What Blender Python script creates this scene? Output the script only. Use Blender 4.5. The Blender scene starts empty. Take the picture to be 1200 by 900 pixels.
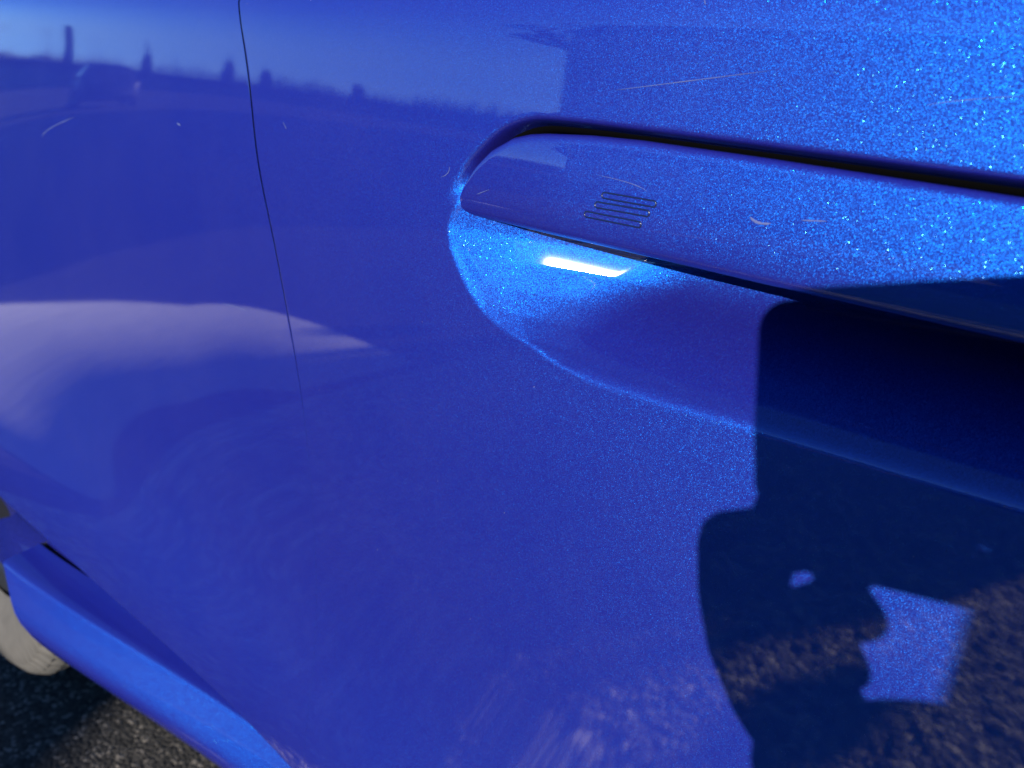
import bpy, bmesh, math, random
import numpy as np
from mathutils import Vector, Matrix
R_ = math.radians
C = bpy.context.scene.collection
SC = bpy.context.scene

# ------------------------------------------------------------------ camera, sky, sun, exposure
H = 0.89                                   # lens height above the ground
YAW, PITCH, ROLL = R_(40), R_(19), R_(7.6)
fw = Vector((-math.sin(YAW)*math.cos(PITCH), math.cos(YAW)*math.cos(PITCH), -math.sin(PITCH)))
r0 = Vector((math.cos(YAW), math.sin(YAW), 0)); u0 = r0.cross(fw)
CR = r0*math.cos(ROLL) + u0*math.sin(ROLL)
CU = -r0*math.sin(ROLL) + u0*math.cos(ROLL)
CO = Vector((0, 0, H))
cam = bpy.data.cameras.new('camera'); camo = bpy.data.objects.new('camera', cam); C.objects.link(camo)
M = Matrix((CR, CU, -fw)).transposed().to_4x4(); M.translation = CO
camo.matrix_world = M
cam.sensor_width = 7.0; cam.lens = 7.0*901/1200; cam.clip_start = 0.004; cam.clip_end = 2000
cam.dof.use_dof = True; cam.dof.focus_distance = 0.30; cam.dof.aperture_fstop = 2.6
SC.camera = camo

SUN_EL, SUN_AZ = 13.0, 19.0                # azimuth measured from -Y towards +X
sd = Vector((math.sin(R_(SUN_AZ))*math.cos(R_(SUN_EL)), -math.cos(R_(SUN_AZ))*math.cos(R_(SUN_EL)), math.sin(R_(SUN_EL))))
w = bpy.data.worlds.new('World'); SC.world = w; w.use_nodes = True
nt = w.node_tree; nt.nodes.clear()
sky = nt.nodes.new('ShaderNodeTexSky'); sky.sky_type = 'NISHITA'; sky.sun_disc = False
sky.sun_elevation = R_(SUN_EL); sky.sun_rotation = math.atan2(sd.x, sd.y)
sky.air_density = 0.6; sky.dust_density = 0.0; sky.ozone_density = 6.0
bg = nt.nodes.new('ShaderNodeBackground'); bg.inputs['Strength'].default_value = 0.12
wo = nt.nodes.new('ShaderNodeOutputWorld')
nt.links.new(sky.outputs[0], bg.inputs[0]); nt.links.new(bg.outputs[0], wo.inputs[0])
sl = bpy.data.lights.new('sun', 'SUN'); sl.energy = 4.5; sl.angle = R_(0.55); sl.color = (1, .93, .83)
so = bpy.data.objects.new('sun', sl); C.objects.link(so); so.rotation_euler = sd.to_track_quat('Z', 'Y').to_euler()
SC.view_settings.view_transform = 'Standard'; SC.view_settings.look = 'None'
SC.view_settings.exposure = 1.4; SC.view_settings.gamma = 1.0
SC.cycles.max_bounces = 8; SC.cycles.glossy_bounces = 5; SC.cycles.diffuse_bounces = 3
SC.cycles.caustics_reflective = False; SC.cycles.caustics_refractive = False
SC.cycles.sample_clamp_indirect = 6

# ------------------------------------------------------------------ helpers
def tag(o, label=None, cat=None, group=None, kind=None):
    if label: o['label'] = label
    if cat: o['category'] = cat
    if group: o['group'] = group
    if kind: o['kind'] = kind
    return o
def empty(name, loc=(0, 0, 0), rz=0, label=None, cat=None, group=None):
    o = bpy.data.objects.new(name, None); C.objects.link(o); o.location = loc; o.rotation_euler = (0, 0, rz)
    o.empty_display_size = 0.05
    return tag(o, label, cat, group)
def mesh(name, V, F, mat, parent=None, smooth=True, world=True):
    """V in the parent's own space when world is False, else in world space."""
    me = bpy.data.meshes.new(name)
    V = np.asarray(V, dtype=float).reshape(-1, 3)
    if world and parent is not None:
        p = parent
        off = np.zeros(3)
        while p is not None:
            off += np.array(p.location); p = p.parent
        V = V - off
    if isinstance(F, np.ndarray):
        k = F.shape[1]
        me.vertices.add(len(V)); me.vertices.foreach_set('co', V.ravel())
        me.loops.add(F.size); me.loops.foreach_set('vertex_index', F.ravel().astype(np.int32))
        me.polygons.add(len(F)); me.polygons.foreach_set('loop_start', np.arange(0, F.size, k, dtype=np.int32))
        me.update(calc_edges=True)
    else:
        me.from_pydata([tuple(v) for v in V], [], [tuple(f) for f in F])
    if smooth: me.polygons.foreach_set('use_smooth', np.ones(len(me.polygons), dtype=bool))
    me.materials.append(mat); me.update()
    o = bpy.data.objects.new(name, me); C.objects.link(o)
    if parent is not None: o.parent = parent
    return o
def from_bm(name, bm, mat, parent=None, smooth=True, world=False):
    me = bpy.data.meshes.new(name)
    bmesh.ops.recalc_face_normals(bm, faces=bm.faces)
    bm.to_mesh(me); bm.free()
    if smooth: me.polygons.foreach_set('use_smooth', np.ones(len(me.polygons), dtype=bool))
    me.materials.append(mat)
    o = bpy.data.objects.new(name, me); C.objects.link(o)
    if parent is not None: o.parent = parent
    return o
def grid_faces(nr, nc, flip=False, mask=None):
    i = np.arange(nr*nc).reshape(nr, nc)
    f = np.stack([i[:-1, :-1], i[:-1, 1:], i[1:, 1:], i[1:, :-1]], -1)
    if mask is not None: f = f[mask]
    f = f.reshape(-1, 4)
    return f[:, ::-1].copy() if flip else f
def box_bm(bm, c, s, rot=None):
    r = bmesh.ops.create_cube(bm, size=1)
    m = Matrix.Diagonal((*s, 1))
    if rot is not None: m = rot.to_4x4() @ m
    m = Matrix.Translation(c) @ m
    bmesh.ops.transform(bm, matrix=m, verts=r['verts']); return r['verts']
def ss(t):
    t = np.clip(t, 0, 1); return t*t*(3-2*t)
def ihash(a):
    return np.modf(np.abs(np.sin(a*12.9898)*43758.5453))[0]

# ------------------------------------------------------------------ materials
def new_mat(name):
    m = bpy.data.materials.new(name); m.use_nodes = True
    t = m.node_tree; t.nodes.clear()
    out = t.nodes.new('ShaderNodeOutputMaterial')
    return m, t, out
def N(t, kind, **kw):
    n = t.nodes.new(kind)
    for k, v in kw.items():
        if k.startswith('i_'):
            n.inputs[k[2:].replace('_', ' ')].default_value = v
        else: setattr(n, k, v)
    return n
def simple(name, col, rough=.5, metal=0, noise=0, nscale=20, bump=0, coat=0, spec=.5, emit=None):
    m, t, out = new_mat(name)
    b = N(t, 'ShaderNodeBsdfPrincipled'); t.links.new(b.outputs[0], out.inputs[0])
    b.inputs['Base Color'].default_value = (*col, 1); b.inputs['Roughness'].default_value = rough
    b.inputs['Metallic'].default_value = metal; b.inputs['Coat Weight'].default_value = coat
    b.inputs['Specular IOR Level'].default_value = spec
    if noise or bump:
        tc = N(t, 'ShaderNodeTexCoord'); n = N(t, 'ShaderNodeTexNoise'); n.inputs['Scale'].default_value = nscale
        n.inputs['Detail'].default_value = 6
        t.links.new(tc.outputs['Object'], n.inputs['Vector'])
        if noise:
            mx = N(t, 'ShaderNodeMix', data_type='RGBA'); mx.inputs[6].default_value = (*[c*(1-noise) for c in col], 1)
            mx.inputs[7].default_value = (*[min(1, c*(1+noise)) for c in col], 1)
            t.links.new(n.outputs['Fac'], mx.inputs[0]); t.links.new(mx.outputs[2], b.inputs['Base Color'])
        if bump:
            bp = N(t, 'ShaderNodeBump'); bp.inputs['Strength'].default_value = 1; bp.inputs['Distance'].default_value = bump
            t.links.new(n.outputs['Fac'], bp.inputs['Height']); t.links.new(bp.outputs[0], b.inputs['Normal'])
    return m

def car_paint():
    m, t, out = new_mat('metallic_blue_paint'); L = t.links.new
    geo = N(t, 'ShaderNodeNewGeometry'); tc = N(t, 'ShaderNodeTexCoord')
    def flake_normal(scale, amt):
        v = N(t, 'ShaderNodeTexVoronoi'); v.inputs['Scale'].default_value = scale
        L(geo.outputs['Position'], v.inputs['Vector'])
        s = N(t, 'ShaderNodeVectorMath', operation='SUBTRACT'); L(v.outputs['Color'], s.inputs[0]); s.inputs[1].default_value = (.5, .5, .5)
        k = N(t, 'ShaderNodeVectorMath', operation='SCALE'); L(s.outputs[0], k.inputs[0]); k.inputs['Scale'].default_value = amt
        a = N(t, 'ShaderNodeVectorMath', operation='ADD'); L(k.outputs[0], a.inputs[0]); L(geo.outputs['Normal'], a.inputs[1])
        n = N(t, 'ShaderNodeVectorMath', operation='NORMALIZE'); L(a.outputs[0], n.inputs[0])
        return v, n
    # gentle orange peel and wiping marks in the clear coat
    n1 = N(t, 'ShaderNodeTexNoise'); n1.inputs['Scale'].default_value = 260; n1.inputs['Detail'].default_value = 2
    L(geo.outputs['Position'], n1.inputs['Vector'])
    bp = N(t, 'ShaderNodeBump'); bp.inputs['Strength'].default_value = .10; bp.inputs['Distance'].default_value = .00002
    L(n1.outputs['Fac'], bp.inputs['Height'])
    def coat(b):
        b.inputs['Coat Weight'].default_value = 1; b.inputs['Coat Roughness'].default_value = .03
        b.inputs['Coat IOR'].default_value = 1.55
        L(bp.outputs[0], b.inputs['Coat Normal'])
    # pigment below the flakes
    b0 = N(t, 'ShaderNodeBsdfPrincipled'); b0.inputs['Base Color'].default_value = PIG
    b0.inputs['Roughness'].default_value = .6; b0.inputs['Specular IOR Level'].default_value = 0; coat(b0)
    # fine even flake sheen
    v1, nn1 = flake_normal(5600, .55)
    b1 = N(t, 'ShaderNodeBsdfPrincipled'); b1.inputs['Base Color'].default_value = FLK; b1.inputs['Metallic'].default_value = 1
    b1.inputs['Roughness'].default_value = .44; L(nn1.outputs[0], b1.inputs['Normal']); coat(b1)
    # sparse larger sparkling flakes, each a slightly different hue
    v2, nn2 = flake_normal(5200, .5)
    b2 = N(t, 'ShaderNodeBsdfPrincipled'); b2.inputs['Metallic'].default_value = 1; b2.inputs['Roughness'].default_value = .26
    L(nn2.outputs[0], b2.inputs['Normal']); coat(b2)
    sep = N(t, 'ShaderNodeSeparateColor'); L(v2.outputs['Color'], sep.inputs[0])
    cr = N(t, 'ShaderNodeValToRGB'); L(sep.outputs[2], cr.inputs[0])
    e = cr.color_ramp.elements; e[0].position = 0; e[0].color = (.004, .20, .36, 1); e[1].position = 1; e[1].color = (.06, .09, .33, 1)
    x = cr.color_ramp.elements.new(.5); x.color = (.003, .12, .38, 1)
    x = cr.color_ramp.elements.new(.8); x.color = (.05, .26, .38, 1)
    L(cr.outputs[0], b2.inputs['Base Color'])
    th = N(t, 'ShaderNodeMath', operation='GREATER_THAN'); L(sep.outputs[0], th.inputs[0]); th.inputs[1].default_value = .988
    # flakes only shine as discs: mask by distance inside the cell
    lt = N(t, 'ShaderNodeMath', operation='LESS_THAN'); L(v2.outputs['Distance'], lt.inputs[0]); lt.inputs[1].default_value = .42
    mu = N(t, 'ShaderNodeMath', operation='MULTIPLY'); L(th.outputs[0], mu.inputs[0]); L(lt.outputs[0], mu.inputs[1])
    m1 = N(t, 'ShaderNodeMixShader'); m1.inputs[0].default_value = FLK_AMT; L(b0.outputs[0], m1.inputs[1]); L(b1.outputs[0], m1.inputs[2])
    m2 = N(t, 'ShaderNodeMixShader'); L(mu.outputs[0], m2.inputs[0]); L(m1.outputs[0], m2.inputs[1]); L(b2.outputs[0], m2.inputs[2])
    # thin film of road dust
    n2 = N(t, 'ShaderNodeTexNoise'); n2.inputs['Scale'].default_value = 9; n2.inputs['Detail'].default_value = 9; n2.inputs['Roughness'].default_value = .65
    L(geo.outputs['Position'], n2.inputs['Vector'])
    n3 = N(t, 'ShaderNodeTexNoise'); n3.inputs['Scale'].default_value = 900; n3.inputs['Detail'].default_value = 2
    L(geo.outputs['Position'], n3.inputs['Vector'])
    mm = N(t, 'ShaderNodeMath', operation='MULTIPLY'); L(n2.outputs['Fac'], mm.inputs[0]); L(n3.outputs['Fac'], mm.inputs[1])
    mr = N(t, 'ShaderNodeMapRange'); L(mm.outputs[0], mr.inputs[0]); mr.inputs[1].default_value = .18; mr.inputs[2].default_value = .55
    mr.inputs[3].default_value = 0.0; mr.inputs[4].default_value = .014
    v4_ = N(t, 'ShaderNodeTexVoronoi'); v4_.inputs['Scale'].default_value = 330; L(geo.outputs['Position'], v4_.inputs['Vector'])
    s4 = N(t, 'ShaderNodeSeparateColor'); L(v4_.outputs['Color'], s4.inputs[0])
    r4 = N(t, 'ShaderNodeMath', operation='MULTIPLY'); L(s4.outputs[0], r4.inputs[0]); L(s4.outputs[1], r4.inputs[1])
    p4 = N(t, 'ShaderNodeMath', operation='POWER'); L(r4.outputs[0], p4.inputs[0]); p4.inputs[1].default_value = 9
    q4 = N(t, 'ShaderNodeMath', operation='MULTIPLY'); L(p4.outputs[0], q4.inputs[0]); q4.inputs[1].default_value = .13
    l4 = N(t, 'ShaderNodeMath', operation='LESS_THAN'); L(v4_.outputs['Distance'], l4.inputs[0]); L(q4.outputs[0], l4.inputs[1])
    k4 = N(t, 'ShaderNodeMath', operation='MULTIPLY'); L(l4.outputs[0], k4.inputs[0]); k4.inputs[1].default_value = .22
    mx4 = N(t, 'ShaderNodeMath', operation='MAXIMUM'); L(k4.outputs[0], mx4.inputs[0]); L(mr.outputs[0], mx4.inputs[1])
    d = N(t, 'ShaderNodeBsdfDiffuse'); d.inputs[0].default_value = (.32, .30, .28, 1)
    m3 = N(t, 'ShaderNodeMixShader'); L(mx4.outputs[0], m3.inputs[0]); L(m2.outputs[0], m3.inputs[1]); L(d.outputs[0], m3.inputs[2])
    L(m3.outputs[0], out.inputs[0])
    return m
PIG = (.0085, .0040, .112, 1)
FLK = (.001, .15, .66, 1)
FLK_AMT = .30
PAINT = car_paint()
BLACK = simple('black_rubber', (.012, .012, .013), .55)
SLOT_SHADE = simple('slot_shade_black', (.0015, .0015, .002), .9, spec=.05)
GROOVE = simple('groove_shadow_paint', (.003, .006, .035), .25, coat=1)
PLASTIC = simple('satin_black_plastic', (.015, .015, .017), .35)
GLASS = simple('dark_window_glass', (.01, .012, .014), .02, spec=.6)
CHIP = simple('pale_scratch', (.035, .05, .15), .6)

# ------------------------------------------------------------------ the blue car: surface functions (rel. to the lens: x, z; y out of it)
ZH = H
def interp(x, pts):
    p = np.array(pts); return np.interp(x, p[:, 0], p[:, 1])
def spline(x, pts):
    """smooth monotone-ish interpolation (cubic Hermite)"""
    p = np.array(pts, float); X, Y = p[:, 0], p[:, 1]
    m = np.gradient(Y, X); i = np.clip(np.searchsorted(X, x)-1, 0, len(X)-2)
    h = X[i+1]-X[i]; t = np.clip((x-X[i])/h, 0, 1)
    return ((2*t**3-3*t**2+1)*Y[i] + (t**3-2*t**2+t)*h*m[i] + (-2*t**3+3*t**2)*Y[i+1] + (t**3-t**2)*h*m[i+1])
SEAM = [(-.60, -.320), (-.44, -.335), (-.30, -.348), (-.158, -.3705), (-.0876, -.3938), (-.0424, -.4119), (-.002, -.4222), (.0415, -.4369), (.30, -.520)]
def seam_x(z): return spline(z, SEAM)
BODY = [(-.62, .262), (-.52, .246), (-.44, .236), (-.40, .2385), (-.36, .2450), (-.32, .2490), (-.27, .2495), (-.20, .2465), (-.12, .2425), (-.05, .2402), (.0, .2397), (.02, .2400), (.036, .2404), (.041, .2408), (.075, .2508), (.13, .268), (.2, .287), (.32, .318)]
_bz = np.linspace(-.70, .40, 2201); _bk = np.exp(-.5*(np.arange(-130, 131)*.0005/.024)**2)
_bt = np.convolve(np.pad(interp(_bz, BODY), 130, mode='edge'), _bk/_bk.sum(), 'valid')
_bk2 = np.exp(-.5*(np.arange(-16, 17)*.0005/.0026)**2)
_bt2 = np.convolve(np.pad(interp(_bz, BODY), 16, mode='edge'), _bk2/_bk2.sum(), 'valid')
def body_y(x, z):
    y = np.interp(z, _bz, _bt)*(1-ss((z-.0)/.03)) + np.interp(z, _bz, _bt2)*ss((z-.0)/.03)
    d = np.clip(-.34-x, 0, None)
    fl = .095*np.where(d < .16, d*d/.32, d-.08)*ss((.03-z)/.42)          # flare towards the rear wheel arch
    bow = .012*(x+.1)**2                                      # slight bow along the car
    return y - fl + bow
OUT = np.array([(-.198, -.0013), (-.2115, -.0026), (-.2235, -.0072), (-.2335, -.0148), (-.2420, -.0235), (-.2500, -.0365), (-.2548, -.0488), (-.2525, -.0590), (-.2447, -.0700), (-.2360, -.0795), (-.2254, -.0872), (-.2150, -.0915), (-.2038, -.0942), (-.1800, -.0966), (-.1576, -.0967), (-.1250, -.0948), (-.0950, -.0922), (-.0469, -.0886), (-.0138, -.0860), (.0250, -.0800), (.0500, -.0670), (.0640, -.0450), (.0620, -.0180), (.0480, -.0040), (.0250, -.0016), (-.04, -.0012), (-.11, -.0008), (-.17, -.0008)])
def catmull(P, n=10):
    k = len(P); o = []
    for i in range(k):
        p0, p1, p2, p3 = P[i-1], P[i], P[(i+1) % k], P[(i+2) % k]
        for j in range(n):
            t = j/n
            o.append(.5*((2*p1)+(-p0+p2)*t+(2*p0-5*p1+4*p2-p3)*t*t+(-p0+3*p1-3*p2+p3)*t**3))
    return np.array(o)
OUTS = catmull(OUT, 6)
def sdist(x, z, P):
    """signed distance to the closed polygon P (inside positive)"""
    sh = x.shape; q = np.stack([x.ravel(), z.ravel()], -1)
    lo = P.min(0)-.02; hi = P.max(0)+.02
    res = np.full(len(q), -.02)
    near = np.all((q > lo) & (q < hi), axis=1); qq = q[near]
    d = np.full(len(qq), 1e9); ins = np.zeros(len(qq), bool)
    A = P; B = np.roll(P, -1, 0)
    for a, b in zip(A, B):
        ab = b-a; t = np.clip(((qq-a)@ab)/(ab@ab+1e-15), 0, 1)
        d = np.minimum(d, np.hypot(*(qq-(a+t[:, None]*ab)).T))
        c = (a[1] > qq[:, 1]) != (b[1] > qq[:, 1])
        with np.errstate(divide='ignore', invalid='ignore'):
            xi = a[0]+(qq[:, 1]-a[1])/(b[1]-a[1])*(b[0]-a[0])
        ins ^= c & (qq[:, 0] < xi)
    res[near] = np.where(ins, d, -d)
    return res.reshape(sh)
def trap(u):
    u = np.clip(u, 0, 1); k = .22; h = 1/(1-k)
    return np.where(u < k, h*u*u/(2*k), np.where(u > 1-k, 1-h*(1-u)**2/(2*k), h*(u-k/2)))
_gt = np.linspace(0, .09, 901)
_gs = np.where(_gt < .030, 1.12*ss(_gt/.0065), np.where(_gt < .052, 1.12-.90*ss((_gt-.030)/.022), .22*(1-ss((_gt-.05)/.025))))
_lt = np.linspace(0, .4, 4001); _ls = .36*ss(_lt/.006)+.195*ss((_lt-.018)/.032)-2.3*.5*(np.sqrt((_lt-.048)**2+.006**2)+_lt-.048); _ls = np.maximum(_ls, .1*ss(_lt/.006))
_ld = np.concatenate([[0], np.cumsum((_ls[1:]+_ls[:-1])/2*np.diff(_lt))])
_gd = np.concatenate([[0], np.cumsum((_gs[1:]+_gs[:-1])/2*np.diff(_gt))])
LEFT = [(-.0967, -.172), (-.0942, -.2038), (-.0915, -.2150), (-.0872, -.2254), (-.0795, -.2360), (-.0700, -.2447), (-.0590, -.2525), (-.0488, -.2552), (-.0365, -.2520), (-.0235, -.2470), (.01, -.240)]
LOW = [(-.2552, -.0488), (-.2525, -.0590), (-.2447, -.0700), (-.2360, -.0795), (-.2254, -.0872), (-.2150, -.0915), (-.2038, -.0942), (-.18, -.0966), (-.1576, -.0967), (-.125, -.0948), (-.095, -.0922), (-.0469, -.0886), (-.0138, -.0860), (.025, -.0800), (.05, -.067), (.064, -.045)]
def smin(a, b, k):
    h = np.clip(.5+.5*(b-a)/k, 0, 1); return b*(1-h)+a*h-k*h*(1-h)
def recess(x, z):
    s = sdist(x, z, OUTS)
    t = np.clip(s, 0, None)
    top = ss((z+.040)/.032)
    dl = np.clip(x-interp(z, LEFT), 0, None); db = np.clip(z-interp(x, LOW), 0, None)
    zz_ = np.clip(z+.059, -.03, .03)
    Lf = np.interp(dl, _lt, _ld) + (.13*zz_-4.5*zz_*zz_)*ss(dl/.03)
    Lf = np.where(Lf > .044, .044+.012*(1-np.exp(-(Lf-.044)/.012)), Lf)
    Bt = np.interp(np.minimum(db, np.maximum(t*1.6, 0)), _gt, _gd)
    bowl = np.clip(smin(Lf, Bt, .007), 0, None)*ss(t/.004)
    gap = .030*ss((s+.0035)/.0098)
    d = bowl*(1-top) + np.maximum(gap, bowl)*top
    right = ss((.05-x)/.03)
    d = np.where(s > -.004, d, 0)
    return d
def door_y(x, z): return body_y(x, z) + recess(x, z)

def axis(lo, hi, f0, f1, fine, coarse):
    a = [np.arange(lo, f0, coarse), np.arange(f0, f1, fine), np.arange(f1, hi, coarse), [hi]]
    return np.unique(np.round(np.concatenate(a), 6))
ARCH_C, ARCH_R = (-1.295, -.515), .385

car = empty('blue_car', (0, .9, 0), 0, 'glossy metallic blue car seen close up along its side, with a flush door handle', 'car')
def edge_round(e, r=.0018):
    e = np.clip(e, 0, r); return r - np.sqrt(np.maximum(r*r-(r-e)**2, 0))
def gap_half(z): return .00005 + .0007*ss((z+.215)/.20)
def seam_r(z): return .00005 + 0*z
# front door: columns follow the shut line at the rear edge
t = axis(-.44, .86, -.275, .075, .0011, .006)
t = np.unique(np.concatenate([-.44+np.array([0, .0004, .0009, .0015, .0022, .004]), t]))
zz = axis(-.44, .20, -.108, .014, .0010, .005)
zz = np.unique(np.concatenate([-.44+np.array([0, .0004, .0009, .0015, .0022, .004]), zz]))
T, Z = np.meshgrid(t, zz)
wgt = 1-ss((T+.44)/.15)
X = T + (seam_x(Z)+gap_half(Z)+.44)*wgt
Y = door_y(X, Z) + edge_round(T+.44, seam_r(Z)) + edge_round(Z+.44)
# flange columns / rows folded inwards
X = np.vstack([X[:1], X]); Z = np.vstack([Z[:1], Z]); Y = np.vstack([Y[:1]+.022, Y])
front = mesh('front_door', np.stack([X, Y, Z+H], -1), grid_faces(*X.shape), PAINT, car)
# rear door
t = np.unique(np.concatenate([np.arange(-2.0, -.50, .008), np.arange(-.50, 0-.0, .004)-.0]))
t = np.unique(np.round(np.concatenate([np.arange(-1.6, -.004, .006), -np.array([0, .0004, .0009, .0015, .0022, .004])]), 6))
zz2 = np.unique(np.round(np.concatenate([np.arange(-.44, .2, .005), [.2], -.44+np.array([0, .0004, .0009, .0015, .0022, .004])]), 6))
T, Z = np.meshgrid(t, zz2)
X = T + seam_x(Z) - gap_half(Z)
Y = body_y(X, Z) + edge_round(-T, seam_r(Z)) + edge_round(Z+.44)
rr = np.hypot(X-ARCH_C[0], Z-ARCH_C[1])
# slide points inside the arch onto its rim
ins = rr < ARCH_R
ang = np.arctan2(Z-ARCH_C[1], X-ARCH_C[0])
mask = ~(ins[:-1, :-1] & ins[1:, 1:] & ins[:-1, 1:] & ins[1:, :-1])
Xs = np.where(ins, ARCH_C[0]+ARCH_R*np.cos(ang), X); Zs = np.where(ins, np.maximum(ARCH_C[1]+ARCH_R*np.sin(ang), Z), Z)
Y = np.where(ins, body_y(Xs, Zs), Y)
X, Z = Xs, Zs
X = np.vstack([X[:1], X]); Z = np.vstack([Z[:1], Z]); Y = np.vstack([Y[:1]+.022, Y]); mask = np.vstack([mask[:1], mask])
rear = mesh('rear_door', np.stack([X, Y, Z+H], -1), grid_faces(*X.shape, mask=mask), PAINT, car)
# black seal behind the shut line, closing the gap
z = np.linspace(-.46, .2, 40); sx = seam_x(z)
V = []; 
for k in (-.004, .004):
    V.append(np.stack([sx+k, body_y(sx, z)+.0011, z+H], -1))
mesh('door_seal', np.stack(V, 1), grid_faces(40, 2), BLACK, car)
# sill behind and below the doors (dark upper face), and the blue rocker strip
x = np.linspace(-1.0, .86, 150)
def flare2(x): return .087*ss((-.36-x)/.68)
def rocker_pt(x, v):
    # v: 0 = top inner, 1.. down the face
    prof = [(.045, -.40), (.032, -.43), (.030, -.470), (.028, -.492), (.016, -.4965), (.006, -.4985), (.001, -.5025), (0, -.508), (.001, -.530), (.006, -.555), (.014, -.574), (.020, -.580), (.05, -.584), (.12, -.586)]
    p = prof[v]; return p
sill_prof = [(.060, -.40), (.020, -.425), (.024, -.440), (.036, -.470), (.044, -.495), (.046, -.53), (.048, -.60)]
rock_prof = [(.050, -.488), (.024, -.4945), (.0170, -.4965), (.0150, -.4980), (.0138, -.5005), (.0095, -.510), (.004, -.5215), (.0012, -.529), (.0006, -.536), (.003, -.546), (.008, -.556), (.014, -.562), (.022, -.566), (.06, -.569), (.16, -.572)]
def sweep(prof, xs, base):
    V = []
    for dy, z in prof:
        V.append(np.stack([xs, base(xs)+dy, np.full_like(xs, z+H)], -1))
    return np.stack(V, 0)
rb = lambda x: .270 - .10*ss((-.30-x)/.62)
sb = lambda x: .245 - .062*ss((-.36-x)/.60)
V = sweep(sill_prof, np.linspace(-1.04, .86, 160), sb); mesh('sill_panel', V, grid_faces(V.shape[0], V.shape[1], True), PAINT, car)
U = np.linspace(0, 1, 150)**1.15
V = []
for dy, z in rock_prof:
    xe = -.812 + .105*np.clip((-.4975-z)/.068, 0, 1); xx = xe+(.86-xe)*U
    V.append(np.stack([xx, rb(xx)+dy, np.full_like(xx, z+H)], -1))
V = np.stack(V, 0)
V2 = V[:, :1].copy(); V2[:, :, 1] += .05; V2[:, :, 0] += .004
mesh('rocker_end', np.concatenate([V2, V[:, :1]], 1), grid_faces(V.shape[0], 2, True), BLACK, car)
mesh('rocker_strip', V, grid_faces(V.shape[0], V.shape[1], True), PAINT, car)
# wheel arch liner
a = np.linspace(R_(2), R_(215), 50)
V = np.stack([np.stack([ARCH_C[0]+ARCH_R*np.cos(a), np.full_like(a, yy), ARCH_C[1]+ARCH_R*np.sin(a)+H], -1) for yy in (.215, .24, .60)], 0)
mesh('arch_liner', V, grid_faces(3, 50), BLACK, car)

# --- door handle flap
HT = [(-.2500, -.0412), (-.2484, -.0368), (-.2446, -.0296), (-.2378, -.0208), (-.2300, -.0137), (-.2186, -.0076), (-.2100, -.0054), (-.2011, -.0042), (-.18, -.0026), (-.158, -.0019), (-.11, -.0020), (-.0387, -.0029), (0, -.0032), (.02, -.0042), (.034, -.0075), (.044, -.0150), (.0475, -.0215)]
HB = [(-.2500, -.0412), (-.2490, -.0420), (-.245, -.0428), (-.2126, -.0424), (-.1532, -.0414), (-.0942, -.0408), (-.0278, -.0396), (.01, -.0392), (.03, -.0375), (.044, -.0290), (.0475, -.0215)]
hx = np.concatenate([-.2500+.0149*(1-np.cos(np.linspace(0, math.pi/2, 16))), np.arange(-.2340, .034, .0022), .0475-.0135*(1-np.sin(np.linspace(0, math.pi/2, 14)))])
hp = np.concatenate([np.stack([hx, interp(hx, HT)], -1), np.stack([hx, interp(hx, HB)], -1)[::-1]])
tt = np.concatenate([[0], .5-.5*np.cos(np.linspace(.12, math.pi-.12, 40)), [1]])
HX = np.repeat(hx[None], len(tt), 0); zt = interp(hx, HT); zb = interp(hx, HB)
HZ = zb + (zt-zb)*tt[:, None]
hs = np.clip(sdist(HX, HZ, hp), 0, None)
def handle_face(x, z, s=None):
    if s is None: s = np.clip(sdist(x, z, hp), 0, None)
    v = (z+.022)/.02
    crown = .0016*v*v + .0015*np.clip(-v, 0, 1)**4 - .0008
    base = .2375 + .012*(x+.1)**2
    r = .0032
    edge = np.where(s < r, r-np.sqrt(np.maximum(r*r-(r-s)**2, 0)), 0)
    tipin = .003*ss((-.185-x)/.065)
    return base + crown + edge + tipin
HY = handle_face(HX, HZ, hs)
# wrap round the bottom and top edges to a back face
def lay(dz, dy, row): return HX[row], HY[row]+dy, HZ[row]+dz
rows = []
bx, by, bz = HX[0], HY[0], HZ[0]; cx = bx; shrink = .0012
rows.append((bx, by+.011, bz+.0035*np.minimum(1, (zt-zb)/.02)))
rows.append((bx, by+.0090, bz+.0012*np.minimum(1, (zt-zb)/.02)))
rows.append((bx, by+.004, bz+.0002))
for k in range(len(tt)): rows.append((HX[k], HY[k], HZ[k]))
rows.append((HX[-1], HY[-1]+.0025, HZ[-1]-.0012*np.minimum(1, (zt-zb)/.02))); rows.append((HX[-1], HY[-1]+.012, HZ[-1]-.009*np.minimum(1, (zt-zb)/.02)))
V = np.stack([np.stack(r, -1) for r in rows], 0); V[..., 2] += H
handle = mesh('door_handle', V, grid_faces(V.shape[0], V.shape[1]), PAINT, car)
# matte black underside carrier of the flap
V = np.stack([np.stack([bx, by+.0088, bz+.0015*np.minimum(1, (zt-zb)/.02)], -1), np.stack([HX[-1], HY[-1]+.0088, HZ[-1]-.008*np.minimum(1, (zt-zb)/.02)], -1)], 0); V[..., 2] += H
mesh('handle_backing', V, grid_faces(2, V.shape[1], True), BLACK, car)
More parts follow.
